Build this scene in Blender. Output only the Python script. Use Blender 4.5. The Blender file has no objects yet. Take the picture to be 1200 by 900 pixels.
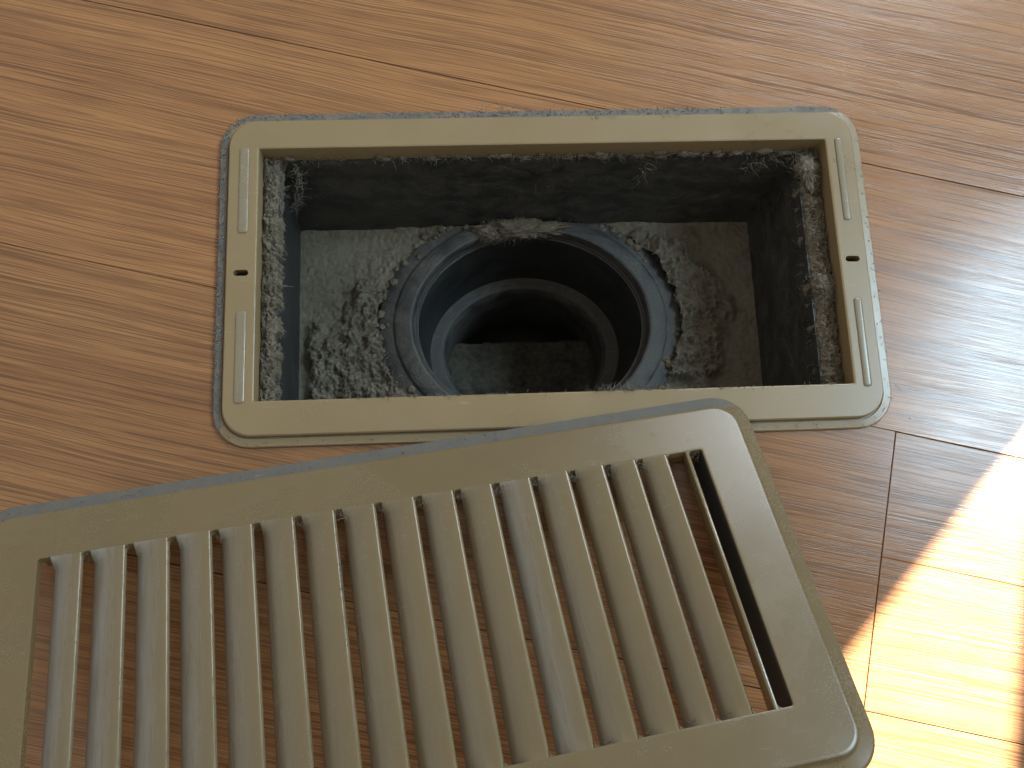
import bpy, bmesh, math, random
from mathutils import Vector, Matrix, noise

random.seed(7)
S = bpy.context.scene
COL = S.collection

# ------------------------------------------------------------------ camera
cam_d = bpy.data.cameras.new('camera')
cam_d.sensor_width = 36.0
cam_d.lens = 31.5
cam_d.clip_start = 0.01
cam_d.clip_end = 50.0
cam = bpy.data.objects.new('camera', cam_d)
COL.objects.link(cam)
CR = Matrix(((0.9985078, 0.02924441, -0.04611878),
             (-0.03820087, 0.97755192, -0.20720267),
             (0.03902398, 0.20865526, 0.97721037)))
cam.matrix_world = Matrix.Translation((-0.0380927, -0.1355322, 0.3881663)) @ CR.to_4x4()
S.camera = cam

# ------------------------------------------------------------------ light
wd = bpy.data.worlds.new('World')
S.world = wd
wd.use_nodes = True
bg = wd.node_tree.nodes['Background']
bg.inputs[0].default_value = (1.0, 0.95, 0.87, 1)
bg.inputs[1].default_value = 0.58

# room axes: planks run along WX towards the added wall, the wall runs along WY
ANG = math.radians(-13.9)
WX = Vector((math.cos(ANG), math.sin(ANG), 0))
WY = Vector((-math.sin(ANG), math.cos(ANG), 0))
def room(a, b, z=0.0):
    return WX * a + WY * b + Vector((0, 0, z))
WALL_D, WALL_T = 0.80, 0.01
SUN_AZ, SUN_EL = math.radians(33), math.radians(38)
SUN = Vector((math.cos(SUN_AZ) * math.cos(SUN_EL), math.sin(SUN_AZ) * math.cos(SUN_EL), math.sin(SUN_EL)))
SUN_POS = Vector((0.17, -0.16, 0)) + SUN * 9.0
def sun_hit(x, y):
    """where the sun ray to the floor point (x, y) crosses the added wall: (along the wall, height)"""
    p = Vector((x, y, 0)); d = SUN_POS - p
    q = p + d * ((WALL_D - p.dot(WX)) / d.dot(WX))
    return q.dot(WY), q.z

wl = bpy.data.lights.new('window_daylight', 'AREA')
wl.shape = 'RECTANGLE'
wl.size = 0.44
wl.size_y = 0.50
wl.energy = 22.0
wl.color = (0.56, 0.82, 1.0)
wlo = bpy.data.objects.new('window_daylight', wl)
COL.objects.link(wlo)
zc = WX
xc = WY
yc = zc.cross(xc)
wlo.matrix_world = Matrix.Translation(room(WALL_D - 0.02, 0.38, 1.04)) @ Matrix((xc, yc, zc)).transposed().to_4x4()

w2 = bpy.data.lights.new('far_window_daylight', 'AREA')
w2.shape = 'RECTANGLE'
w2.size = 0.55
w2.size_y = 0.42
w2.energy = 16.0
w2.color = (0.84, 0.93, 1.0)
w2o = bpy.data.objects.new('far_window_daylight', w2)
COL.objects.link(w2o)
w2o.location = (0.92, 1.40, 1.12)
w2o.rotation_euler = w2o.location.to_track_quat('Z', 'Y').to_euler()

sl = bpy.data.lights.new('low_sun_beam', 'SPOT')
sl.energy = 72000.0
sl.color = (1.0, 0.98, 0.95)
sl.shadow_soft_size = 0.030
sl.spot_size = math.radians(30)
sl.spot_blend = 0.2
slo = bpy.data.objects.new('low_sun_beam', sl)
COL.objects.link(slo)
slo.location = SUN_POS
slo.rotation_euler = SUN.to_track_quat('Z', 'Y').to_euler()

S.view_settings.view_transform = 'Standard'
S.view_settings.look = 'None'
S.view_settings.exposure = 0.12
S.view_settings.gamma = 1.0
S.view_settings.use_curve_mapping = False
S.cycles.use_denoising = True
S.cycles.max_bounces = 8

# ------------------------------------------------------------------ helpers
def tag(o, label=None, cat=None, group=None, kind=None):
    if label: o['label'] = label
    if cat: o['category'] = cat
    if group: o['group'] = group
    if kind: o['kind'] = kind
    return o

def empty(name, mat=None):
    o = bpy.data.objects.new(name, None)
    o.empty_display_size = 0.02
    COL.objects.link(o)
    if mat is not None: o.matrix_world = mat
    return o

def mesh_obj(name, verts, faces, mat, parent=None, smooth=None, mtx=None):
    me = bpy.data.meshes.new(name)
    me.from_pydata([tuple(v) for v in verts], [], faces)
    me.validate()
    bm = bmesh.new(); bm.from_mesh(me)
    bmesh.ops.recalc_face_normals(bm, faces=bm.faces)
    bm.to_mesh(me); bm.free()
    return link_mesh(name, me, mat, parent, smooth, mtx)

def link_mesh(name, me, mat, parent=None, smooth=None, mtx=None):
    if not me.materials: me.materials.append(mat)
    if smooth is not None:
        me.polygons.foreach_set('use_smooth', [True] * len(me.polygons))
        if smooth < 179: me.set_sharp_from_angle(angle=math.radians(smooth))
    o = bpy.data.objects.new(name, me)
    COL.objects.link(o)
    if parent is not None: o.parent = parent
    if mtx is not None: o.matrix_local = mtx
    return o

def rrect(x0, x1, y0, y1, r, n=10):
    pts = []
    for cx, cy, a0 in ((x1 - r, y1 - r, 0), (x0 + r, y1 - r, 90), (x0 + r, y0 + r, 180), (x1 - r, y0 + r, 270)):
        for i in range(n + 1):
            a = math.radians(a0 + 90 * i / n)
            pts.append((cx + r * math.cos(a), cy + r * math.sin(a)))
    return pts

def loft(loops, closed=False):
    n = len(loops[0]); v = []; f = []
    for l in loops: v += l
    m = len(loops)
    for j in range(m if closed else m - 1):
        a, b = j * n, ((j + 1) % m) * n
        for i in range(n):
            k = (i + 1) % n
            f.append((a + i, a + k, b + k, b + i))
    return v, f

def boxv(x0, x1, y0, y1, z0, z1, b=0.0):
    bm = bmesh.new()
    bmesh.ops.create_cube(bm, size=1)
    for v in bm.verts:
        v.co = Vector(((x0 + x1) / 2 + v.co.x * (x1 - x0), (y0 + y1) / 2 + v.co.y * (y1 - y0), (z0 + z1) / 2 + v.co.z * (z1 - z0)))
    if b: bmesh.ops.bevel(bm, geom=bm.edges[:] , offset=b, segments=2, affect='EDGES', profile=0.5)
    return bm

def bm_obj(name, bm, mat, parent=None, smooth=None, mtx=None):
    me = bpy.data.meshes.new(name); bm.to_mesh(me); bm.free()
    return link_mesh(name, me, mat, parent, smooth, mtx)

def fbm(x, y, z=0.0, o=4):
    return noise.fractal(Vector((x, y, z)), 1.0, 2.0, o)

# ------------------------------------------------------------------ materials
class NT:
    def __init__(s, name):
        s.m = bpy.data.materials.new(name); s.m.use_nodes = True
        s.t = s.m.node_tree; s.n = s.t.nodes; s.l = s.t.links
        s.b = s.n['Principled BSDF']
    def node(s, kind, **kw):
        nd = s.n.new(kind)
        for k, v in kw.items():
            if k.startswith('i_'): nd.inputs[k[2:].replace('_', ' ')].default_value = v
            else: setattr(nd, k, v)
        return nd
    def link(s, a, b): s.l.new(a, b)
    def math(s, op, a, b=None, clamp=False):
        nd = s.n.new('ShaderNodeMath'); nd.operation = op; nd.use_clamp = clamp
        for i, v in enumerate((a, b)):
            if v is None: continue
            if isinstance(v, (int, float)): nd.inputs[i].default_value = v
            else: s.l.new(v, nd.inputs[i])
        return nd.outputs[0]
    def mapr(s, v, a, b, c=0.0, d=1.0):
        nd = s.n.new('ShaderNodeMapRange'); nd.clamp = True
        s.l.new(v, nd.inputs[0])
        for i, x in enumerate((a, b, c, d)): nd.inputs[1 + i].default_value = x
        return nd.outputs[0]
    def noise(s, vec, scale, detail=3, rough=0.5, dist=0.0):
        nd = s.n.new('ShaderNodeTexNoise'); s.l.new(vec, nd.inputs['Vector'])
        nd.inputs['Scale'].default_value = scale; nd.inputs['Detail'].default_value = detail
        nd.inputs['Roughness'].default_value = rough; nd.inputs['Distortion'].default_value = dist
        return nd.outputs['Fac']
    def scale(s, vec, xyz, loc=(0, 0, 0)):
        nd = s.n.new('ShaderNodeMapping'); s.l.new(vec, nd.inputs[0])
        nd.inputs['Scale'].default_value = xyz; nd.inputs['Location'].default_value = loc
        return nd.outputs[0]
    def mix(s, f, a, b):
        nd = s.n.new('ShaderNodeMix'); nd.data_type = 'RGBA'
        for i, v in ((0, f), (6, a), (7, b)):
            if isinstance(v, (int, float)): nd.inputs[i].default_value = v
            elif isinstance(v, tuple): nd.inputs[i].default_value = (*v, 1)
            else: s.l.new(v, nd.inputs[i])
        return nd.outputs[2]
    def bump(s, h, strength, dist):
        nd = s.n.new('ShaderNodeBump'); nd.inputs['Strength'].default_value = strength
        nd.inputs['Distance'].default_value = dist; s.l.new(h, nd.inputs['Height'])
        s.l.new(nd.outputs[0], s.b.inputs['Normal']); return nd

def wood():
    t = NT('oak_laminate')
    tc = t.node('ShaderNodeTexCoord'); oi = t.node('ShaderNodeObjectInfo')
    off = t.node('ShaderNodeVectorMath', operation='MULTIPLY_ADD')
    cmb = t.node('ShaderNodeCombineXYZ')
    t.link(oi.outputs['Random'], cmb.inputs[0]); t.link(oi.outputs['Random'], cmb.inputs[2])
    t.link(cmb.outputs[0], off.inputs[0]); off.inputs[1].default_value = (7.3, 0, 5.1)
    t.link(tc.outputs['Object'], off.inputs[2])
    p0 = off.outputs[0]
    # gentle wander of the grain direction
    wn = t.node('ShaderNodeTexNoise'); t.link(t.scale(p0, (5, 14, 14)), wn.inputs['Vector'])
    wn.inputs['Scale'].default_value = 1.0; wn.inputs['Detail'].default_value = 2.0
    wv = t.node('ShaderNodeVectorMath', operation='MULTIPLY_ADD')
    t.link(wn.outputs['Color'], wv.inputs[0]); wv.inputs[1].default_value = (0, 0.010, 0); t.link(p0, wv.inputs[2])
    p = wv.outputs[0]
    broad = t.noise(t.scale(p, (2.2, 20, 20)), 1.0, 3, 0.55)
    band = t.noise(t.scale(p, (5, 130, 130)), 1.0, 3, 0.6)
    # growth rings (soft cathedral figure)
    ring = t.node('ShaderNodeTexWave', wave_type='BANDS', bands_direction='Y', wave_profile='SIN')
    t.link(t.scale(p, (0.10, 1, 1)), ring.inputs['Vector'])
    ring.inputs['Scale'].default_value = 22.0; ring.inputs['Distortion'].default_value = 7.0
    ring.inputs['Detail'].default_value = 2.0; ring.inputs['Detail Scale'].default_value = 0.55
    fine = t.noise(t.scale(p, (30, 1900, 1900)), 1.0, 3, 0.7)
    pore = t.noise(t.scale(p, (9, 1500, 1500), (3.1, 1.7, 0)), 1.0, 0.0, 0.5)
    pore2 = t.noise(t.scale(p, (24, 2400, 2400), (9.1, 4.7, 0)), 1.0, 0.0, 0.5)
    gate = t.mapr(t.noise(t.scale(p, (8, 120, 120), (2, 5, 0)), 1.0, 3, 0.55), 0.36, 0.62, 0.80, 1.0)
    pm = t.math('MULTIPLY', t.mapr(pore, 0.575, 0.64), gate)
    pm2 = t.math('MULTIPLY', t.mapr(pore2, 0.56, 0.64), t.math('ADD', t.math('MULTIPLY', gate, 0.5), 0.3))
    pores = t.math('MAXIMUM', pm, pm2)
    c = t.mix(t.mapr(broad, 0.3, 0.7), (0.232, 0.100, 0.036), (0.322, 0.151, 0.056))
    c = t.mix(t.math('MULTIPLY', t.mapr(band, 0.40, 0.68), 0.22), c, (0.190, 0.086, 0.030))
    c = t.mix(t.math('MULTIPLY', t.mapr(ring.outputs['Fac'], 0.35, 0.95), 0.30), c, (0.175, 0.070, 0.026))
    c = t.mix(t.math('MULTIPLY', t.mapr(fine, 0.48, 0.70), 0.38), c, (0.405, 0.208, 0.090))
    c = t.mix(t.math('MULTIPLY', t.mapr(fine, 0.50, 0.30), 0.22), c, (0.150, 0.062, 0.025))
    c = t.mix(t.math('MULTIPLY', pores, 0.70), c, (0.085, 0.037, 0.017))
    hsv = t.node('ShaderNodeHueSaturation'); t.link(c, hsv.inputs['Color'])
    t.link(t.mapr(oi.outputs['Random'], 0, 1, 0.88, 1.10), hsv.inputs['Value'])
    t.link(hsv.outputs[0], t.b.inputs['Base Color'])
    # thin smears of dust and handling
    sm = t.noise(tc.outputs['Object'], 9.0, 4, 0.6)
    r = t.math('ADD', t.mapr(sm, 0.35, 0.7, 0.13, 0.22), t.math('MULTIPLY', fine, 0.10))
    t.link(r, t.b.inputs['Roughness'])
    t.b.inputs['Specular IOR Level'].default_value = 0.5
    h = t.math('SUBTRACT', t.math('MULTIPLY', fine, 0.6), t.math('MULTIPLY', pores, 0.8))
    t.bump(h, 1.0, 0.000024)
    return t.m

def plastic(name, base, dark, rough=0.36, dusty=0.25, udust_sheen=False, vdust=None):
    t = NT(name)
    tc = t.node('ShaderNodeTexCoord'); p = tc.outputs['Object']
    n1 = t.noise(p, 14, 4, 0.6)
    c = t.mix(t.mapr(n1, 0.3, 0.7), dark, base)
    streak = t.noise(t.scale(p, (900, 60, 400)), 1.0, 3, 0.6)
    spk = t.noise(p, 1400, 2, 0.6)
    big = t.noise(p, 38, 5, 0.65)
    d = t.math('MULTIPLY', t.mapr(big, 0.45, 0.78), t.mapr(spk, 0.46, 0.68))
    d = t.math('ADD', d, t.mapr(spk, 0.715, 0.76, 0, 0.7), True)
    d = t.math('MULTIPLY', d, dusty, True)
    if vdust:      # grey dust settled on the low outer band
        sep = t.node('ShaderNodeSeparateXYZ'); t.link(p, sep.inputs[0])
        m = t.mapr(sep.outputs[1], vdust[1], vdust[1] + 0.0008)
        if vdust[0] is not None: m = t.math('MAXIMUM', m, t.mapr(sep.outputs[0], vdust[0], vdust[0] - 0.0006))
        m = t.math('MULTIPLY', m, t.mapr(t.noise(p, 210, 5, 0.7), 0.25, 0.55, 0.45, 1.0))
        c = t.mix(t.math('MULTIPLY', m, 0.9), c, (0.085, 0.084, 0.079))
    if udust_sheen:      # settled dust plus a painted grey reflection, stronger on left slats and low sides
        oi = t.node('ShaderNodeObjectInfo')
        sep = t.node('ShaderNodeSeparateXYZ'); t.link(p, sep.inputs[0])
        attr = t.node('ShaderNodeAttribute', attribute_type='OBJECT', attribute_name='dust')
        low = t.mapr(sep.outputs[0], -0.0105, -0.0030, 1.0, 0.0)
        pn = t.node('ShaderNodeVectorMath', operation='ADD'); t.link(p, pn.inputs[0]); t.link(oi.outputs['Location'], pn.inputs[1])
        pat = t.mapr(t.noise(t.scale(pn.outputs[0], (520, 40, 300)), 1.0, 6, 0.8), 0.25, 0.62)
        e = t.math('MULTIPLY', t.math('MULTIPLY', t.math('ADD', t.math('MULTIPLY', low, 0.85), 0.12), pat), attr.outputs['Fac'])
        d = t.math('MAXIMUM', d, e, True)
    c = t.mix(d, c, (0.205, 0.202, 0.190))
    t.link(c, t.b.inputs['Base Color'])
    scf = t.math('MULTIPLY', t.mapr(t.noise(t.scale(p, (70, 380, 70)), 1.0, 3, 0.7), 0.66, 0.75), 0.30)
    c2 = t.mix(scf, c, (0.30, 0.285, 0.25)); t.link(c2, t.b.inputs['Base Color'])
    rr = t.math('ADD', t.mapr(n1, 0.3, 0.7, rough - 0.05, rough + 0.06), t.math('MULTIPLY', d, 0.35))
    if vdust: rr = t.math('ADD', rr, t.math('MULTIPLY', m, 0.4), True)
    t.link(rr, t.b.inputs['Roughness'])
    h = t.math('ADD', t.math('MULTIPLY', t.noise(p, 900, 3, 0.6), 0.5), t.math('ADD', t.math('MULTIPLY', streak, 0.25), d))
    t.bump(h, 0.5, 0.00005)
    return t.m

def black_plastic(name, dust, base=(0.016, 0.019, 0.021), rough=0.42):
    t = NT(name)
    tc = t.node('ShaderNodeTexCoord'); p = tc.outputs['Object']
    a = t.noise(t.scale(p, (55, 55, 90)), 1.0, 6, 0.7, 0.6)
    b = t.noise(p, 700, 4, 0.7)
    f = t.math('MULTIPLY', t.mapr(a, 0.38, 0.75), t.mapr(b, 0.22, 0.62))
    f = t.math('MAXIMUM', f, t.mapr(b, 0.68, 0.74))
    f = t.math('MULTIPLY', f, dust, True)
    t.link(t.mix(f, base, (0.14, 0.125, 0.098)), t.b.inputs['Base Color'])
    t.link(t.mapr(f, 0, 0.6, rough, 0.9), t.b.inputs['Roughness'])
    t.bump(t.math('ADD', f, t.math('MULTIPLY', b, 0.3)), 0.5, 0.0008)
    return t.m

def lint_mat(name, c0, c1, bump=0.0):
    t = NT(name)
    tc = t.node('ShaderNodeTexCoord'); p = tc.outputs['Object']
    a = t.noise(p, 320, 5, 0.7)
    b = t.noise(p, 45, 4, 0.6)
    f = t.math('ADD', t.math('MULTIPLY', t.mapr(a, 0.3, 0.7), 0.45), t.math('MULTIPLY', t.mapr(b, 0.3, 0.7), 0.55))
    t.link(t.mix(f, c0, c1), t.b.inputs['Base Color'])
    t.b.inputs['Roughness'].default_value = 0.95
    t.b.inputs['Specular IOR Level'].default_value = 0.1
    if bump: t.bump(t.noise(p, 1300, 5, 0.75), bump, 0.0012)
    return t.m

M_WOOD = wood()
M_OLIVE = plastic('olive_tan_plastic', (0.218, 0.156, 0.078), (0.192, 0.136, 0.067), 0.30, 0.30, vdust=(-0.1460, 0.0742))
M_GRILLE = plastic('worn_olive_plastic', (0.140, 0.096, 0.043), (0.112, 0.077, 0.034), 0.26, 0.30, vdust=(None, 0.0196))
M_SLAT = plastic('dusty_olive_plastic', (0.148, 0.105, 0.050), (0.118, 0.083, 0.039), 0.20, 0.34, udust_sheen=True)
M_PAD = plastic('pad_plastic', (0.200, 0.162, 0.105), (0.18, 0.146, 0.094), 0.26, 0.25)
M_BLACK = black_plastic('black_dusty_plastic', 0.55, (0.020, 0.021, 0.020))
M_PIPE = black_plastic('black_pipe_plastic', 0.22, (0.015, 0.016, 0.0165), 0.45)
M_RIM = black_plastic('dusty_pipe_rim', 0.95, (0.024, 0.0245, 0.024), 0.58)
M_LINT = lint_mat('grey_lint', (0.082, 0.067, 0.046), (0.190, 0.160, 0.117), 0.6)
M_FIB = lint_mat('lint_fibre', (0.110, 0.095, 0.072), (0.205, 0.180, 0.143))
M_FIB2 = lint_mat('pale_dust', (0.13, 0.125, 0.112), (0.27, 0.26, 0.24))
M_DUSTBED = lint_mat('felted_dust', (0.100, 0.086, 0.062), (0.168, 0.147, 0.109), 0.5)
M_SUB = NT('dark_subfloor_slot_shade').m
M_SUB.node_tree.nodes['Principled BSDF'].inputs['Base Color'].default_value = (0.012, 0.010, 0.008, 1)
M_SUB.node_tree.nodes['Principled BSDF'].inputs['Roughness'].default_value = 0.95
tw = NT('matt_white_wall')
t_n = tw.noise(tw.node('ShaderNodeTexCoord').outputs['Object'], 60, 4, 0.6)
tw.link(tw.mix(t_n, (0.70, 0.69, 0.66), (0.78, 0.77, 0.74)), tw.b.inputs['Base Color'])
tw.b.inputs['Roughness'].default_value = 0.9
tw.bump(t_n, 0.1, 0.001)
M_WALL = tw.m

# ------------------------------------------------------------------ floor: planks cut round the register
HX, HY = 0.1455, 0.0705          # hole in the floor
TH = 0.010
ROOM = Matrix((WX, WY, Vector((0, 0, 1)))).transposed().to_4x4()

def holed_slab(a0, a1, b0, b1, z0, z1, chamfer, mtx):
    """rectangle in plank axes, minus the register hole, as a chamfered slab (mesh in the frame of mtx)"""
    bm = bmesh.new()
    vs = [bm.verts.new((x, y, 0)) for x, y in ((a0, b0), (a1, b0), (a1, b1), (a0, b1))]
    bm.faces.new(vs)
    toroom = ROOM
    inv = toroom.inverted()
    for px, py, nx, ny in ((HX, 0, 1, 0), (-HX, 0, 1, 0), (0, HY, 0, 1), (0, -HY, 0, 1)):
        co = inv @ Vector((px, py, 0)); no = inv.to_3x3() @ Vector((nx, ny, 0))
        bmesh.ops.bisect_plane(bm, geom=bm.verts[:] + bm.edges[:] + bm.faces[:], plane_co=co, plane_no=no)
    kill = []
    for f in bm.faces:
        c = toroom @ f.calc_center_median()
        if abs(c.x) < HX - 1e-5 and abs(c.y) < HY - 1e-5: kill.append(f)
    bmesh.ops.delete(bm, geom=kill, context='FACES')
    ctr = Vector(((a0 + a1) / 2, (b0 + b1) / 2, 0))
    ret = bmesh.ops.extrude_face_region(bm, geom=bm.faces[:])
    for e in ret['geom']:
        if isinstance(e, bmesh.types.BMVert): e.co.z = z1
    for v in bm.verts:
        if v.co.z == 0 and z0 != 0: v.co.z = z0
    bmesh.ops.recalc_face_normals(bm, faces=bm.faces)
    if chamfer:
        ed = [e for e in bm.edges if len(e.link_faces) == 2 and abs(e.verts[0].co.z - z1) < 1e-7 and abs(e.verts[1].co.z - z1) < 1e-7
              and e.calc_face_angle(0) > 1.0]
        bmesh.ops.bevel(bm, geom=ed, offset=chamfer, segments=1, affect='EDGES')
    for v in bm.verts: v.co -= ctr
    return bm, ctr

floor = tag(empty('floor'), kind='structure')
bm, c = holed_slab(-0.9, 0.90, -0.75, 0.80, -0.03, -TH - 0.002, 0, ROOM)
bm_obj('subfloor', bm, M_SUB, floor, mtx=ROOM @ Matrix.Translation(c))
G = 0.00018
A, Bn, Dn, En = 0.0842, -0.0415, -0.1620, -0.0975
planks = [(-0.9, 0.62, 0.2095, 0.335), (-0.9, 0.30, A, 0.2095), (0.30, 0.80, A, 0.2095), (-0.9, 0.80, Bn, A),
          (-0.9, 0.1655, Dn, Bn), (0.1655, 0.80, En, Bn), (0.1655, 0.80, Dn, En),
          (-0.9, 0.80, -0.2855, Dn), (-0.9, 0.10, -0.41, -0.2855), (0.10, 0.80, -0.41, -0.2855),
          (-0.9, 0.80, -0.535, -0.41), (-0.9, -0.1, 0.335, 0.46), (-0.1, 0.8, 0.335, 0.46), (-0.9, 0.8, 0.46, 0.585), (0.62, 0.80, 0.2095, 0.335)]
for i, (a0, a1, b0, b1) in enumerate(planks):
    bm, c = holed_slab(a0 + G, a1 - G, b0 + (G if b0 != En else .00008), b1 - (.00008 if b1 == En else .00002 if (b1 == Bn and a0 < -.5) else G), -TH, random.uniform(-0.00012, 0.0), 0.00018, ROOM)
    bm_obj('plank', bm, M_WOOD, floor, mtx=ROOM @ Matrix.Translation(c))

# wall added unseen right of the view; its opening shapes the sun patch
def ring_wall():
    o = [(-1.6, 0.0), (2.4, 0.0), (2.4, 2.6), (-1.6, 2.6)]
    p1, p2 = Vector(sun_hit(0.2044, -0.0747)), Vector(sun_hit(0.1157, -0.1634))      # slanting side of the opening
    s1, s2 = Vector(sun_hit(0.2020, -0.1328)), Vector(sun_hit(0.1803, -0.2226))      # its sill
    # corner where the slanting side meets the sill
    d1, d2 = p2 - p1, s2 - s1
    k = ((s1 - p1).x * d2.y - (s1 - p1).y * d2.x) / (d1.x * d2.y - d1.y * d2.x)
    c = p1 + d1 * k
    far = s1 + d2.normalized() * 0.75
    top = c + d1.normalized() * 0.65
    q = [tuple(far), tuple(c), tuple(top), (far.x, top.y)]
    loops = []
    for a, ring in ((WALL_D, o), (WALL_D, q), (WALL_D + WALL_T, q), (WALL_D + WALL_T, o)):
        loops.append([tuple(room(a, b, z)) for b, z in ring])
    return loft(loops, closed=True)
v, f = ring_wall()
wall = tag(mesh_obj('sun_mask_wall', v, f, M_WALL), kind='structure')

# ------------------------------------------------------------------ register frame set in the floor
def frame_loops(spec, x0, x1, y0, y1):
    return [[(x, y, z) for x, y in rrect(x0 + i, x1 - i, y0 + i, y1 - i, r)] for i, z, r in spec]

FX, FY = 0.150, 0.0782
frame = tag(empty('register_frame'), 'olive tan plastic frame of the open floor register, set into the planks', 'vent frame')
lo = frame_loops([(0, 0.0002, .0165), (0, .0013, .0165), (.0004, .0018, .0162), (.0036, .0021, .0135), (.0039, .0014, .0132),
                  (.0043, .0014, .0130), (.0045, .0040, .0128), (.0051, .0046, .0124), (.0056, .0046, .0120)], -FX, FX, -FY, FY)
ix0, ix1, iy0, iy1 = -0.1326, 0.1330, -0.0590, 0.0602
for g, z in ((-.0005, .0046), (0.0, .0046), (0.0005, .0043), (0.0007, .0034), (.0007, -.0075), (-.0016, -.0075), (-.0016, .0002)):
    lo.append([(x, y, z) for x, y in rrect(ix0 + g, ix1 - g, iy0 + g, iy1 - g, .0009)])
v, f = loft(lo, closed=True)
flange = mesh_obj('flange', v, f, M_OLIVE, frame)
# screw slots cut right through
def obround(cx, cy, hl, r, z0, z1, n=10):
    ring = []
    for s, a0 in ((1, -90), (-1, 90)):
        for i in range(n + 1):
            a = math.radians(a0 + 180 * i / n)
            ring.append((cx + s * hl + r * math.cos(a), cy + r * math.sin(a)))
    k = len(ring)
    v = [(x, y, z0) for x, y in ring] + [(x, y, z1) for x, y in ring]
    f = [tuple(range(k))[::-1], tuple(range(k, 2 * k))] + [(i, (i + 1) % k, k + (i + 1) % k, k + i) for i in range(k)]
    return v, f
cutters = []
for cx in (-0.1387, 0.1386):
    v, f = obround(cx, -0.0001, 0.0019, 0.0014, -0.004, 0.02)
    co = mesh_obj('cutter', v, f, M_OLIVE); cutters.append(co)
    md = flange.modifiers.new('cut', 'BOOLEAN'); md.object = co; md.operation = 'DIFFERENCE'; md.solver = 'EXACT'
bpy.context.view_layer.update()
ev = flange.evaluated_get(bpy.context.evaluated_depsgraph_get())
me2 = bpy.data.meshes.new_from_object(ev)
flange.modifiers.clear(); flange.data = me2
me2.polygons.foreach_set('use_smooth', [True] * len(me2.polygons)); me2.set_sharp_from_angle(angle=math.radians(35))
for co in cutters: bpy.data.objects.remove(co)
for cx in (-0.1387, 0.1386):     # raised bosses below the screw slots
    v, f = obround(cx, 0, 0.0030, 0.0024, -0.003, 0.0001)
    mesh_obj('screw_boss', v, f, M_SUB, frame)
# long slim pads on the short sides
for x0, x1, y0, y1 in ((-.1404, -.1362, .0187, .0600), (-.1403, -.1359, -.0592, -.0180), (.1368, .1402, .0187, .0600), (.1367, .1402, -.0600, -.0188)):
    lo = []
    for g, z in ((0, .0045), (0, .00495), (.0003, .0052), (.0009, .0053)):
        lo.append([(x, y, z) for x, y in rrect(x0 + g, x1 - g, y0 + g, y1 - g, .0011 - g * .5, 4)])
    v, f = loft(lo); n = len(lo[0]); f.append(tuple(range(3 * n, 4 * n)))
    mesh_obj('pad', v, f, M_PAD, frame, smooth=40)

# ------------------------------------------------------------------ black plastic box under the frame
box = tag(empty('duct_box', Matrix.Translation((0, 0, -0.075))), 'black dusty plastic box sunk below the register opening', 'duct box')
ZT, ZB = -0.0075, -0.075
def sheet(name, quad, nx, ny, amp, mat, parent, freq=30, thick=0.0015, smooth=True):
    """slightly uneven moulded wall between four corners (a,b,c,d)"""
    a, b, c, d = [Vector(q) for q in quad]
    nrm = (b - a).cross(d - a).normalized()
    vs = []; fs = []
    for side in (0, 1):
        for j in range(ny + 1):
            for i in range(nx + 1):
                u, w = i / nx, j / ny
                p = a.lerp(b, u).lerp(d.lerp(c, u), w)
                if side == 0: p = p + nrm * amp * fbm(p.x * freq, p.y * freq, p.z * freq)
                else: p = p - nrm * thick
                vs.append(p - Vector((0, 0, -0.075)))
    K = (nx + 1) * (ny + 1)
    for j in range(ny):
        for i in range(nx):
            q = j * (nx + 1) + i
            fs.append((q, q + 1, q + nx + 2, q + nx + 1))
            fs.append((K + q, K + q + nx + 1, K + q + nx + 2, K + q + 1))
    rim = [i for i in range(nx + 1)] + [j * (nx + 1) + nx for j in range(1, ny + 1)] + [ny * (nx + 1) + i for i in range(nx - 1, -1, -1)] + [j * (nx + 1) for j in range(ny - 1, 0, -1)]
    for k in range(len(rim)):
        p, q = rim[k], rim[(k + 1) % len(rim)]
        fs.append((p, K + p, K + q, q))
    return mesh_obj(name, vs, fs, mat, parent, smooth=45 if smooth else None)

XLt, XLb, XRt, XRb, YBt, YBb, YFt, YFb = -.1262, -.1292, .1238, .1190, .0606, .0520, -.0625, -.0600
sheet('wall', [(XLt, YBt, ZT), (XRt, YBt, ZT), (XRb, YBb, ZB), (XLb, YBb, ZB)], 60, 18, .0006, M_BLACK, box)
sheet('wall', [(XLt, YFt, ZT), (XLt, YBt, ZT), (XLb, YBb, ZB), (XLb, YFb, ZB)], 30, 18, .0005, M_PIPE, box)
sheet('wall', [(XRt, YBt, ZT), (XRt, YFt, ZT), (XRb, YFb, ZB), (XRb, YBb, ZB)], 30, 18, .0006, M_BLACK, box)
sheet('wall', [(XRt, YFt, ZT), (XLt, YFt, ZT), (XLb, YFb, ZB), (XRb, YFb, ZB)], 60, 18, .0005, M_BLACK, box)
for x0, x1 in ((-.1345, XLt), (XRt, .1345)):          # ledges the frame collar stands on
    bmx = boxv(x0, x1, -.064, .062, -.0095, -.0078, .0003)
    for vv in bmx.verts: vv.co.z += 0.075
    bm_obj('ledge', bmx, M_BLACK, box)
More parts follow.
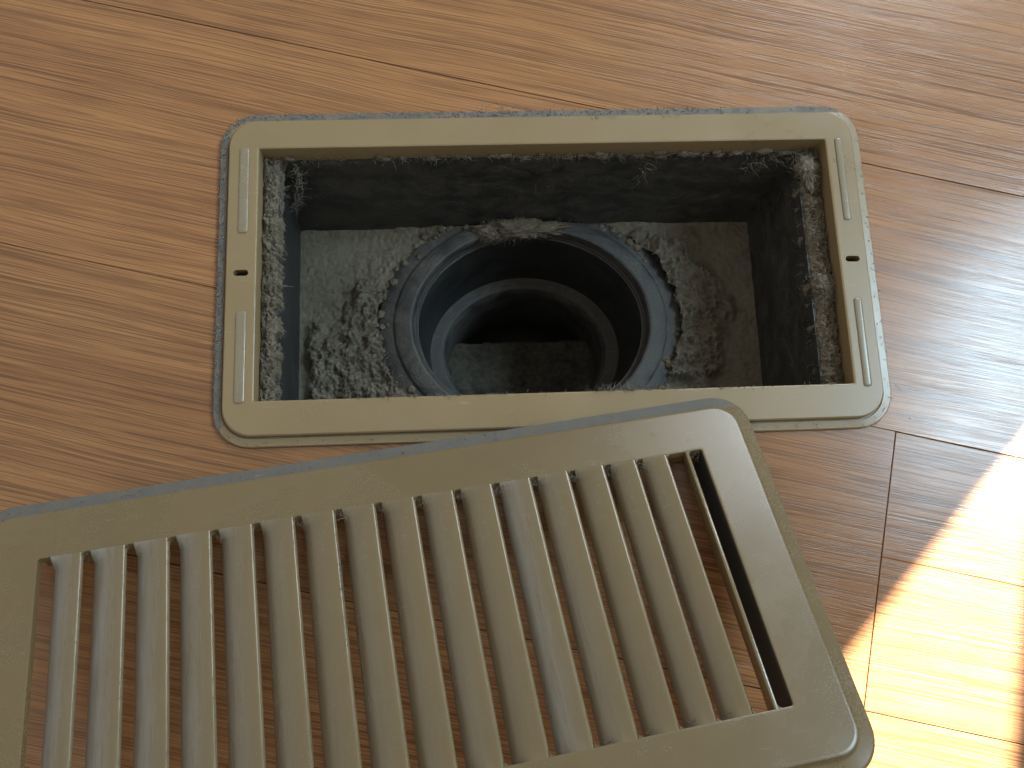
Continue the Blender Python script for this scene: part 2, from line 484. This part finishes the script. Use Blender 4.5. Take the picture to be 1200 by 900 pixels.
# base plate with the round opening
PCX, PCY = -0.0050, -0.0060
OV = 0.83
def oval(r, z, n=96, ylim=None):
    out = []
    for i in range(n):
        a = 2 * math.pi * i / n
        y = PCY + r * OV * math.sin(a)
        if ylim: y = min(y, ylim)
        out.append((PCX + r * math.cos(a), y, z))
    return out
def rect_loop(x0, x1, y0, y1, z, n=96):
    out = []
    for i in range(n):
        a = 2 * math.pi * i / n
        dx, dy = math.cos(a), math.sin(a) * OV
        k = min((x1 - PCX) / dx if dx > 1e-9 else 9, (x0 - PCX) / dx if dx < -1e-9 else 9,
                (y1 - PCY) / dy if dy > 1e-9 else 9, (y0 - PCY) / dy if dy < -1e-9 else 9)
        out.append((PCX + dx * k, PCY + dy * k, z))
    return out
lo = [rect_loop(XLb, XRb, YFb, YBb, 0.0), oval(.060, 0.0), oval(.060, -.002), rect_loop(XLb, XRb, YFb, YBb, -.002)]
v, f = loft(lo, closed=True)
mesh_obj('base_plate', v, f, M_BLACK, box)

# ------------------------------------------------------------------ round duct spigot
pipe = tag(empty('duct_pipe', Matrix.Translation((PCX, PCY, -0.21))), 'round black pipe opening in the bottom of the duct box', 'duct pipe')
def pl(loops):
    return [[(x - PCX, y - PCY, z + 0.21) for x, y, z in l] for l in loops]
YL = 0.0505
lo = [oval(.0805, -.0745, ylim=YL), oval(.0810, -.0725, ylim=YL), oval(.0800, -.0716, ylim=YL), oval(.0730, -.0702, ylim=YL), oval(.0722, -.0690, ylim=YL),
      oval(.0712, -.0684, ylim=YL), oval(.0668, -.0672, ylim=YL), oval(.0640, -.0668), oval(.0630, -.0673), oval(.0624, -.0690), oval(.0620, -.0740)]
v, f = loft(pl(lo)); mesh_obj('flange_ring', v, f, M_RIM, pipe, smooth=32)
lo = [oval(.0621, -.0735), oval(.0612, -.0742), oval(.0608, -.0770), oval(.0615, -.0776), oval(.0606, -.0782), oval(.0600, -.0800), oval(.0572, -.128),
      oval(.0565, -.133), oval(.0620, -.133), oval(.0640, -.0735)]
v, f = loft(pl(lo), closed=True); mesh_obj('sleeve', v, f, M_PIPE, pipe, smooth=32)
lo = [oval(.0566, -.1330), oval(.0535, -.1338), oval(.0512, -.1336), oval(.0490, -.1345), oval(.0476, -.1365), oval(.0470, -.1400), oval(.0470, -.2100), oval(.0490, -.2100), oval(.0490, -.1400), oval(.0566, -.1360)]
v, f = loft(pl(lo), closed=True); mesh_obj('inner_ring', v, f, M_RIM, pipe, smooth=32)
# elbow floor: a dusty step in front, a dark drop behind it
def step_mesh():
    vs = []; fs = []
    NX, NY = 90, 60
    for j in range(NY + 1):
        for i in range(NX + 1):
            x = -.056 + .112 * i / NX; y = -.052 + .060 * j / NY
            z = -.176 + .0016 * fbm(x * 60, y * 60, 3) + .0010 * fbm(x * 260, y * 260, 1)
            if j == NY: z -= .001
            vs.append((x - PCX - .004, y - PCY + .004 + .0012 * fbm(x * 120, 0, 2) * (j == NY), z + .21))
    for j in range(NY):
        for i in range(NX):
            q = j * (NX + 1) + i; fs.append((q, q + 1, q + NX + 2, q + NX + 1))
    K = len(vs)
    for i in range(NX + 1):
        q = vs[NY * (NX + 1) + i]; vs.append((q[0], q[1] + .001, 0.0))
    for i in range(NX): fs.append((NY * (NX + 1) + i, NY * (NX + 1) + i + 1, K + i + 1, K + i))
    return vs, fs
v, f = step_mesh()
mesh_obj('elbow_floor', v, f, lint_mat('elbow_dust', (0.016, 0.016, 0.014), (0.150, 0.134, 0.102), 0.8), pipe, smooth=60)
lo = [oval(.072, -.20), oval(.072, -.26), oval(.001, -.26)]
v, f = loft(pl(lo)); mesh_obj('elbow_wall', v, f, M_PIPE, pipe, smooth=40)

# ------------------------------------------------------------------ lint and dust
def fibre_mesh(name, seeds, mat, label, cat, parent=None):
    """seeds: (pos, dir, length, radius, curl)"""
    vs = []; fs = []
    for pos, d, L, R, curl in seeds:
        p = Vector(pos); d = Vector(d).normalized(); n = max(4, min(11, int(L / 0.0011)))
        st = L / n; axis = Vector((random.gauss(0, 1), random.gauss(0, 1), random.gauss(0, 1))).normalized()
        base = len(vs)
        for k in range(n + 1):
            s = d.orthogonal().normalized(); t = d.cross(s)
            r = R * (1 - 0.75 * (k / n) ** 2)
            for q in range(3):
                a = q * 2.0944
                vs.append(p + (s * math.cos(a) + t * math.sin(a)) * r)
            axis = (axis + Vector((random.gauss(0, .5), random.gauss(0, .5), random.gauss(0, .5)))).normalized()
            d = (Matrix.Rotation(curl * random.uniform(.3, 1.3), 3, axis) @ d).normalized()
            p = p + d * st
        for k in range(n):
            for q in range(3):
                a = base + k * 3 + q; b = base + k * 3 + (q + 1) % 3
                fs.append((a, b, b + 3, a + 3))
    me = bpy.data.meshes.new(name); me.from_pydata([tuple(x) for x in vs], [], fs); me.materials.append(mat)
    me.polygons.foreach_set('use_smooth', [True] * len(me.polygons))
    o = bpy.data.objects.new(name, me); COL.objects.link(o)
    if parent is not None: o.parent = parent
    return tag(o, label, cat, None, 'stuff')

def ss(e0, e1, x):
    t = max(0.0, min(1.0, (x - e0) / (e1 - e0))); return t * t * (3 - 2 * t)

def pipe_r(x, y):
    return math.hypot(x - PCX, (y - PCY) / OV)

def bed_h(x, y):
    """height of the dust over the box floor"""
    h = .0012 + .0007 * fbm(x * 90, y * 90, 0) + .0005 * fbm(x * 420, y * 420, 7, 3)
    r = pipe_r(x, y)
    n = fbm(x * 55 + 3, y * 55, 9, 3)
    # heap in front on the left
    a = ss(-.030, .004, -.018 - y + .010 * n) * ss(-.126, -.118, x) * ss(-.068, -.088, x - .012 * n) if x < 0 else 0
    # ridge along the left of the pipe
    b = ss(.107, .094, r + .009 * n) * ss(.026, .006, y - .004 + .012 * n) if x < -.05 else 0
    c = ss(.112, .096, r + .010 * n) * ss(.048, .034, abs(y - .002) + .010 * n) if x > .05 else 0
    k = ss(.112, .094, r + .012 * n) * 0.5 if y > 0.01 else 0
    cl = max(a, b, c * 1.1, k * .7)
    lump = .0052 * (0.6 + fbm(x * 70, y * 70, 8, 2)) + .0010 + .0045 * abs(fbm(x * 130, y * 130, 2, 3)) + .0042 * (0.3 - abs(fbm(x * 260, y * 260, 4, 3))) + .0014 * fbm(x * 800, y * 800, 4, 2)
    return h + cl * max(0.0, lump), cl

seeds = []
vs = []; fs = []; keep = {}
NX, NY = 420, 190
for j in range(NY + 1):
    for i in range(NX + 1):
        x = XLb + .0003 + (XRb - XLb - .0006) * i / NX; y = YFb + .0003 + (YBb - YFb - .0006) * j / NY
        r = pipe_r(x, y)
        if r < .0795 + .0022 * fbm(x * 120, y * 120, 5, 3): continue
        h, cl = bed_h(x, y)
        keep[(i, j)] = len(vs); vs.append((x, y, ZB + h))
        if cl > .35 and random.random() < .12:
            seeds.append(((x, y, ZB + h - .0004), (random.gauss(0, 1), random.gauss(0, 1), random.uniform(.1, 1.0)), random.uniform(.002, .006), random.uniform(.00009, .00019), random.uniform(.4, .9)))
        elif random.random() < .05:
            seeds.append(((x, y, ZB + h), (random.gauss(0, 1), random.gauss(0, 1), .25), random.uniform(.002, .005), random.uniform(.00006, .00012), random.uniform(.2, .6)))
for j in range(NY):
    for i in range(NX):
        q = [keep.get(k) for k in ((i, j), (i + 1, j), (i + 1, j + 1), (i, j + 1))]
        if None not in q: fs.append(tuple(q))
bed = mesh_obj('dust_bed', vs, fs, M_DUSTBED, smooth=180)
tag(bed, 'thick grey felted dust covering the bottom of the duct box', 'dust', None, 'stuff')

# lint banks on the two ledges
def ledge_bank(x0, x1, side, label):
    vs = []; fs = []
    NX, NY = 26, 330
    for j in range(NY + 1):
        y = -.0590 + .1180 * j / NY
        e = .0016 * fbm(y * 160, side * 3, 0, 3) + .0011 * fbm(y * 520, side * 5, 1, 3)
        for i in range(NX + 1):
            u = i / NX
            x = (x0 - e * .3) + (x1 + e - x0 + e * .3) * u
            prof = math.sin(math.pi * min(1, u * .80 + .2)) ** .7
            z = -.0082 + .0036 * prof + prof * (.0026 * fbm(x * 240, y * 240, side, 3) + .0028 * (0.35 - abs(fbm(x * 420, y * 420, side, 3))) + .0008 * fbm(x * 1100, y * 1100, side, 2)) - .0055 * ss(.86, 1.0, u)
            vs.append((x, y, z))
            if random.random() < .15:
                seeds.append(((x, y, z), (random.gauss(0, 1) + .2 * side, random.gauss(0, 1), random.uniform(.0, .6)), random.uniform(.0008, .0028), random.uniform(.00010, .00019), random.uniform(.6, 1.3)))
            if u > .93 and random.random() < .04:
                seeds.append(((x, y, z), (side, random.gauss(0, .6), random.uniform(-1.2, .5)), random.uniform(.002, .006), random.uniform(.00008, .00015), random.uniform(.3, .7)))
    for j in range(NY):
        for i in range(NX):
            q = j * (NX + 1) + i; fs.append((q, q + 1, q + NX + 2, q + NX + 1))
    return tag(mesh_obj('ledge_lint', vs, fs, M_LINT, smooth=180), label, 'lint', None, 'stuff')
ledge_bank(-.1316, -.1240, 1, 'grey crust of lint on the left ledge inside the register opening')
ledge_bank(.1320, .1220, -1, 'brown crust of lint on the right ledge inside the register opening')

# clump of lint at the back of the pipe flange
def clump(cx, cy, cz, rx, ry, rz, label, amp=.55, freq=140, nf=260, flen=.006):
    bm = bmesh.new(); bmesh.ops.create_icosphere(bm, subdivisions=5, radius=1)
    for v in bm.verts:
        d = v.co.copy()
        k = 1 + amp * fbm(d.x * rx * freq + cx * 50, d.y * ry * freq, d.z * rz * freq, 4) + .34 * fbm(d.x * rx * freq * 4, d.y * ry * freq * 4, d.z * rz * freq * 4, 3)
        v.co = Vector((cx + d.x * rx * k, cy + d.y * ry * k, cz + d.z * rz * k))
        if random.random() < nf / 2500: seeds.append((v.co.copy(), (d.x + random.gauss(0, .7), d.y + random.gauss(0, .7) - .2, d.z + random.gauss(0, .6)), random.uniform(.002, flen), random.uniform(.00008, .00018), random.uniform(.4, .9)))
    return tag(bm_obj('lint_clump', bm, M_LINT, smooth=180), label, 'lint', None, 'stuff')
clump(-.008, .0465, -.0668, .0215, .0052, .0036, 'tan lint clump hanging on the back of the round pipe rim')
clump(-.024, .0440, -.0665, .0075, .0042, .0022, 'small lint tuft left of the tan clump on the pipe rim')
clump(.126, .047, -.0035, .0042, .0085, .0030, 'matted lint wad in the far right corner of the opening')
clump(.1275, -.0115, -.0040, .0040, .0065, .0028, 'round lint wad halfway along the right ledge', nf=200)

# crumbly fringe of lint stuck along the back collar, and crumbs on the pipe flange
bm = bmesh.new()
def lump(cx, cy, cz, rx, ry, rz):
    r_ = bmesh.ops.create_icosphere(bm, subdivisions=3, radius=1)
    for v in r_['verts']:
        d = v.co.copy()
        k = 1 + .5 * fbm(d.x * 2 + cx * 900, d.y * 2 + cy * 900, d.z * 2, 3) + .3 * fbm(d.x * 6 + cx * 900, d.y * 6, d.z * 6, 2)
        v.co = Vector((cx + d.x * rx * k, cy + d.y * ry * k, cz + d.z * rz * k))
        if random.random() < .05: seeds.append((v.co.copy(), (d.x + random.gauss(0, .8), d.y + random.gauss(0, .5) - .2, d.z + random.gauss(0, .8)), random.uniform(.001, .0035), random.uniform(.00007, .00014), random.uniform(.5, 1.1)))
for k in range(95):
    x = random.uniform(-.129, .129)
    if fbm(x * 30, 5.5, 0, 3) < -.05 and random.random() < .75: continue
    q = random.uniform(.0007, .0022)
    lump(x, .0592, random.uniform(-.0088, -.0050), q * random.uniform(1, 2.2), q * .7, q * random.uniform(.6, 1.1))
for k in range(46):
    a = random.uniform(-.6, 3.8); r = random.uniform(.075, .084); q = random.uniform(.0006, .0018)
    lump(PCX + r * math.cos(a), min(.0490, PCY + r * OV * math.sin(a)), -.0708, q * 1.3, q * 1.2, q * .8)
tag(bm_obj('lint_fringe', bm, M_LINT, smooth=180), 'crumbly brown lint fringe along the back edge and round the pipe flange', 'lint', None, 'stuff')

# frayed lint along the back collar, hanging threads, bits along the front edge
for k in range(620):
    x = random.uniform(-.130, .131)
    dens = .35 + .9 * abs(fbm(x * 28, 4.2, 0, 3)) + (0.8 if -.01 < x < .055 else 0)
    if random.random() > dens: continue
    seeds.append(((x, .0590, random.uniform(-.009, -.004)), (random.gauss(0, 1), random.uniform(-1.2, .1), random.gauss(-.1, .7)), random.uniform(.0015, .006), random.uniform(.00008, .00017), random.uniform(.4, 1.0)))
for k in range(330):
    x = random.uniform(-.10, .128)
    if fbm(x * 35, 8.1, 0, 3) < -.12 and random.random() < .8: continue
    seeds.append(((x, -.0588 + random.uniform(-.0004, .0004), .0043), (random.gauss(0, 1), random.uniform(-.2, 1.0), random.uniform(-.2, .7)), random.uniform(.0008, .0026), random.uniform(.00010, .00018), random.uniform(.4, 1.0)))
for k in range(90):
    seeds.append(((random.gauss(.030, .008), -.0585, .0043), (random.gauss(0, 1), random.uniform(0, 1.0), random.uniform(0, .7)), random.uniform(.002, .006), random.uniform(.00008, .00016), random.uniform(.3, .8)))
# thick cobweb strands
def strand(a, b, n, spread, nf, R=.00018):
    a, b = Vector(a), Vector(b)
    for k in range(nf):
        p = a.lerp(b, random.random()) + Vector((random.gauss(0, spread), random.gauss(0, spread), random.gauss(0, spread)))
        seeds.append((p, (b - a) + Vector((random.gauss(0, .02), random.gauss(0, .02), random.gauss(0, .02))), random.uniform(.003, .009), random.uniform(R * .5, R), random.uniform(.3, .7)))
strand((-.117, .0585, -.008), (-.1185, .0535, -.020), 1, .0006, 60)
strand((-.1185, .0535, -.020), (-.124, .047, -.040), 1, .0009, 70)
strand((.098, .057, -.016), (.122, .057, -.006), 1, .0010, 70)
strand((.050, .058, -.010), (.050, .055, -.030), 1, .0010, 26)
for k in range(150):     # fuzz lying on the back and right walls
    z = random.uniform(ZB + .004, ZT); u = (ZT - z) / (ZT - ZB)
    seeds.append(((random.uniform(-.12, .115), YBt + (YBb - YBt) * u - .0006, z), (random.gauss(0, 1), -.15, random.gauss(0, .5)), random.uniform(.002, .008), random.uniform(.00004, .00009), random.uniform(.2, .6)))
for k in range(70):
    z = random.uniform(ZB + .004, ZT); u = (ZT - z) / (ZT - ZB)
    seeds.append(((XRt + (XRb - XRt) * u - .0006, random.uniform(-.055, .05), z), (-.15, random.gauss(0, 1), random.gauss(0, .5)), random.uniform(.002, .008), random.uniform(.00004, .00009), random.uniform(.2, .6)))
seeds.append(((.104, .047, -.062), (.5, -.9, .25), .030, .00012, .06))
for k in range(140):     # crumbs round the pipe rim
    a = random.uniform(0, 2 * math.pi); r = random.uniform(.062, .080)
    seeds.append(((PCX + r * math.cos(a), min(.049, PCY + r * OV * math.sin(a)), -.0690), (random.gauss(0, 1), random.gauss(0, 1), .4), random.uniform(.0008, .003), random.uniform(.00006, .00013), random.uniform(.3, .8)))
fibre_mesh('lint_fibres', seeds, M_FIB, 'loose pale lint fibres and threads inside the register opening', 'lint')

# dust collected along the outer edge of the frame (left and back sides)
seeds = []
per = rrect(-FX, FX, -FY, FY, .0165, 10)
tot = 0
for k in range(len(per)):
    a = Vector((*per[k], 0)); b = Vector((*per[(k + 1) % len(per)], 0)); L = (b - a).length
    m = (a + b) / 2
    for q in range(int(L / .0003 * 2.2) + 1):
        p = a.lerp(b, random.random())
        w = .10 + (1.0 if p.x < -.140 else 0) * ss(-.085, -.03, p.y) + (.55 if p.y > .07 and p.x < .09 else 0) * (.45 + abs(fbm(p.x * 30, 2, 2)))
        if random.random() > w: continue
        nrm = Vector((p.x / FX if abs(p.x) > .13 else 0, p.y / FY if abs(p.y) > .06 else 0, 0))
        if nrm.length < .1: continue
        nrm.normalize()
        off = random.uniform(-.0034, .0006)
        z = .0020 if off < -.0003 else .0005
        seeds.append((p + nrm * off + Vector((0, 0, z)), (random.gauss(0, 1), random.gauss(0, 1), random.uniform(.0, .5)), random.uniform(.0007, .0020), random.uniform(.00010, .00020), random.uniform(.4, 1.0)))
for cx, cy, n_, sp in ((.0265, .0740, 26, .003), (.059, .0735, 12, .002), (.064, .0765, 14, .003), (-.020, .0785, 30, .008), (-.004, -.0745, 30, .006)):
    for k in range(n_):
        seeds.append(((random.gauss(cx, sp), random.gauss(cy, .0012), .0048), (random.gauss(0, 1), random.gauss(0, 1), .2), random.uniform(.001, .004), random.uniform(.00006, .00012), random.uniform(.3, .8)))
fibre_mesh('edge_dust', seeds, M_FIB2, 'fine grey dust fuzz caught along the outer edge of the register frame', 'dust')

# ------------------------------------------------------------------ the lifted-off grille
GM = Matrix(((0.98842863, -0.15085585, 0.01585424), (0.13532525, 0.92420204, 0.35712417), (-0.06852679, -0.35084628, 0.93392236))).to_4x4()
GM = Matrix.Translation((-0.06176318, -0.10378656, 0.02630623)) @ GM
gr = tag(empty('vent_grille', GM), 'removed olive plastic louvre grille tilted against the front of the register frame', 'vent grille')
U0, U1, V0, V1 = -.1703, .1480, -.1322, .0263
FU0, FU1, FV0, FV1 = -.1434, .1210, -.1059, 0.0
lo = [[(x, y, z) for x, y in rrect(U0 + i, U1 - i, V0 + i, V1 - i, r)] for i, z, r in
      ((.0, -.0066, .0150), (.0, -.0046, .0150), (.0004, -.0037, .0148), (.0012, -.0033, .0142), (.0054, -.0029, .0110), (.0061, -.0024, .0105), (.0067, -.0008, .0100), (.0070, -.0003, .0098), (.0078, .0, .0094), (.0083, .0, .0090))]
for g, z, r in ((.0010, .0, .0014), (.0005, .0, .0012), (.0001, -.0001, .0010), (.0, -.0006, .0010), (.0, -.0036, .0010), (.0018, -.0036, .0010), (.0022, -.0020, .0010)):
    lo.append([(x, y, z) for x, y in rrect(FU0 - g, FU1 + g, FV0 - g, FV1 + g, r)])
for i, z, r in ((.0085, -.0022, .0090), (.0070, -.0045, .0098), (.0018, -.0066, .0140)):
    lo.append([(x, y, z) for x, y in rrect(U0 + i, U1 - i, V0 + i, V1 - i, r)])
v, f = loft(lo, closed=True)
def fillet(u, vv, sgn, r):
    k0 = len(v); n = 6
    ring = [(u, vv)] + [(u + r - r * math.sin(a), vv + sgn * (r - r * math.cos(a))) for a in [math.pi / 2 * q / n for q in range(n + 1)]]
    m = len(ring)
    for z in (-.00004, -.0034): v.extend([(x, y, z) for x, y in ring])
    f.append(tuple(range(k0, k0 + m))); f.append(tuple(range(k0 + m, k0 + 2 * m))[::-1])
    for q in range(m): f.append((k0 + q, k0 + (q + 1) % m, k0 + m + (q + 1) % m, k0 + m + q))
for u in [FU0] + [-.12723 + .01591 * q for q in range(13)] + [.07885, .09261, .10610, .11547]:
    fillet(u - .0003, FV1, -1, .0015); fillet(u - .0003, FV0, 1, .0021)
mesh_obj('rail', v, f, M_GRILLE, gr, smooth=38)

def slat_mesh(width, depth=1.0):
    k = width / .0122
    top = [(.0, -.00150), (-.00008, -.00100), (-.00028, -.00055), (-.00060, -.00020), (-.0010, -.00005), (-.0016, -.00002), (-.0030, -.00022), (-.0048, -.00062), (-.0066, -.00120),
           (-.0084, -.00205), (-.0100, -.0031), (-.0112, -.0042), (-.0119, -.0051), (-.0122, -.0057)]
    bot = [(-.0118, -.0062), (-.0110, -.0058), (-.0098, -.0048), (-.0085, -.0040), (-.0065, -.0031), (-.0040, -.0025), (-.0015, -.0022), (-.0004, -.0021)]
    prof = [(x * k, z * depth) for x, z in top + bot]
    n = len(prof); NV = 24
    y0, y1 = FV0 - .0006, FV1 + .0006
    vs = []; fs = []
    for j in range(NV + 1):
        q = j / NV; q = .5 - .5 * math.cos(math.pi * q); y = y0 + (y1 - y0) * q
        e = 1 - ss(0.0, .0040, min(y - y0, y1 - y) - .0004)
        lowend = y - y0 < y1 - y
        row = []
        for q, (x, z) in enumerate(prof):
            b = e if q < len(top) and (x > -.0075 * k or not lowend) and q > 3 else 0.0
            row.append((x, y, z * (1 - b) - .00003 * b))
        vs += row
    for j in range(NV):
        for i in range(n):
            a = j * n + i; b = j * n + (i + 1) % n
            fs.append((a, b, b + n, a + n))
    fs.append(tuple(range(n))); fs.append(tuple(range(NV * n, NV * n + n))[::-1])
    me = bpy.data.meshes.new('slat'); me.from_pydata(vs, [], fs); me.materials.append(M_SLAT)
    bm = bmesh.new(); bm.from_mesh(me); bmesh.ops.recalc_face_normals(bm, faces=bm.faces); bm.to_mesh(me); bm.free()
    me.polygons.foreach_set('use_smooth', [True] * len(me.polygons)); me.set_sharp_from_angle(angle=math.radians(50))
    return me
edges = [-.12723 + .01591 * i for i in range(13)] + [.07885, .09261, .10610]
meshes = {}
for i, e in enumerate(edges):
    prev = edges[i - 1] if i else FU0
    gap = .0027 if i else .0044
    wdt = round(e - prev - gap, 4)
    if wdt not in meshes: meshes[wdt] = slat_mesh(wdt)
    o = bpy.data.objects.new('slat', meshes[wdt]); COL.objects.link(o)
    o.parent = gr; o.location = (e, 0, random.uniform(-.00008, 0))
    o['dust'] = max(.06, 1.05 - .135 * i + random.uniform(-.08, .08)) if i < 7 else random.uniform(.10, .35) + (.40 if i in (6, 11) else 0)  # strength of dust and painted reflection, fading from the left slats
# slim last bar and the inner wall of the end slot
bmx = boxv(.11375, .11547, FV0 - .0005, FV1 + .0005, -.0075, -.00004, .0005)
o = bm_obj('slat', bmx, M_SLAT, gr, smooth=40); o['dust'] = .05
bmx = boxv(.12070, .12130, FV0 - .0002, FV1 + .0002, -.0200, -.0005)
bm_obj('skirt', bmx, M_SUB, gr)  # black colour stands in for the shade inside the end slot
bmx = boxv(FU0 - .001, FU1, FV1 + .0022, FV1 + .0036, -.0130, -.0035, .0003)
bm_obj('skirt', bmx, M_GRILLE, gr)

# lint caught in the grille
seeds = []
slots = [FU0] + edges + [.11547]
def gpt(u, v_, w): return (GM @ Vector((u, v_, w)))
tuft = {9: 20, 10: 45, 11: 60, 12: 50, 13: 60, 14: 50, 15: 34, 8: 16, 6: 18, 7: 14, 1: 10, 4: 10, 17: 16}
for i, n_ in tuft.items():
    u = slots[i] if i < len(slots) else .1155
    for k in range(n_):
        seeds.append((gpt(u + random.uniform(.0004, .0040), random.uniform(-.0035, .0003), random.uniform(-.0035, -.0005)), (random.gauss(0, 1), random.gauss(-.5, 1), random.gauss(.2, .8)), random.uniform(.001, .0042), random.uniform(.00006, .00012), random.uniform(.5, 1.1)))
for i in (12, 13, 14, 15):
    for k in range(14):
        seeds.append((gpt(slots[i] + random.uniform(.003, .008), FV0 + random.uniform(.0002, .003), -.0025), (random.gauss(0, 1), random.gauss(.3, 1), random.gauss(.2, .6)), random.uniform(.001, .003), random.uniform(.00005, .0001), random.uniform(.4, 1)))
for i in range(1, 9):            # fluff on the slat noses
    for k in range(int(46 - 2 * i) if i != 7 else 110):
        vv = random.uniform(-.10, -.002) if i != 7 else random.gauss(-.028, .012)
        seeds.append((gpt(slots[i] + random.uniform(-.0006, .0002), vv, random.uniform(-.0006, .0001)), (random.gauss(0, .5), random.gauss(0, 1), random.uniform(0, .5)), random.uniform(.0007, .0022), random.uniform(.00005, .00011), random.uniform(.3, .9)))
for k in range(420):             # along the back rim band
    u = random.uniform(-.165, .10)
    if random.random() > .35 + .7 * abs(fbm(u * 25, 1, 1)): continue
    vv = V1 - random.uniform(.0003, .0062)
    seeds.append((gpt(u, vv, -.0028), (random.gauss(0, 1), random.gauss(0, .7), random.uniform(0, .25)), random.uniform(.0006, .0022), random.uniform(.00006, .00012), random.uniform(.3, .9)))
fibre_mesh('grille_lint', seeds, M_FIB, 'pale lint tufts caught in the slots of the removed grille', 'lint')

# crumbs and hairs on the boards close to the register
seeds = []
vs = []; fs = []
def crumb(x, y, r):
    k = len(vs)
    for dx, dy, dz in ((1, 0, .3), (-.5, .8, .35), (-.6, -.8, .25), (.1, .1, 1.0), (0, 0, -.1)):
        vs.append((x + dx * r * random.uniform(.6, 1.2), y + dy * r * random.uniform(.6, 1.2), max(.00005, dz * r * random.uniform(.6, 1.1))))
    for t3 in ((0, 1, 3), (1, 2, 3), (2, 0, 3), (1, 0, 4), (2, 1, 4), (0, 2, 4)): fs.append(tuple(k + q for q in t3))
for k in range(260):
    a = random.uniform(0, 2 * math.pi)
    ex = max(FX * abs(math.cos(a)) / 1.0, 0)
    side = random.choice((0, 0, 1, 1, 2, 3)); o_ = abs(random.gauss(0, .012)) + .0006
    if side == 0: x, y = random.uniform(-FX, FX), FY + o_
    elif side == 1: x, y = -FX - o_, random.uniform(-FY, FY)
    elif side == 2: x, y = FX + o_, random.uniform(-FY, FY)
    else: x, y = random.uniform(-FX, FX), -FY - o_
    crumb(x, y, random.choice((.00012, .00016, .0002, .0003)))
    if k % 6 == 0: seeds.append(((x, y, .0002), (random.gauss(0, 1), random.gauss(0, 1), .02), random.uniform(.0015, .006), random.uniform(.00004, .00007), random.uniform(.15, .5)))
for k in range(60): crumb(random.uniform(-.24, .2), random.uniform(-.2, .13), random.choice((.00012, .00016, .00025)))
crumbs = [c for c in range(0, len(vs), 5) if not (abs(vs[c][0]) < FX + .0004 and abs(vs[c][1]) < FY + .0004)]
v2 = []; f2 = []
for c in crumbs:
    k = len(v2); v2 += vs[c:c + 5]
    for t3 in ((0, 1, 3), (1, 2, 3), (2, 0, 3), (1, 0, 4), (2, 1, 4), (0, 2, 4)): f2.append(tuple(k + q for q in t3))
tag(mesh_obj('floor_crumbs', v2, f2, M_FIB2), 'tiny pale crumbs of dust scattered on the boards round the register', 'dust', None, 'stuff')
fibre_mesh('floor_hairs', seeds, M_FIB2, 'few fine hairs lying on the boards round the register', 'lint')
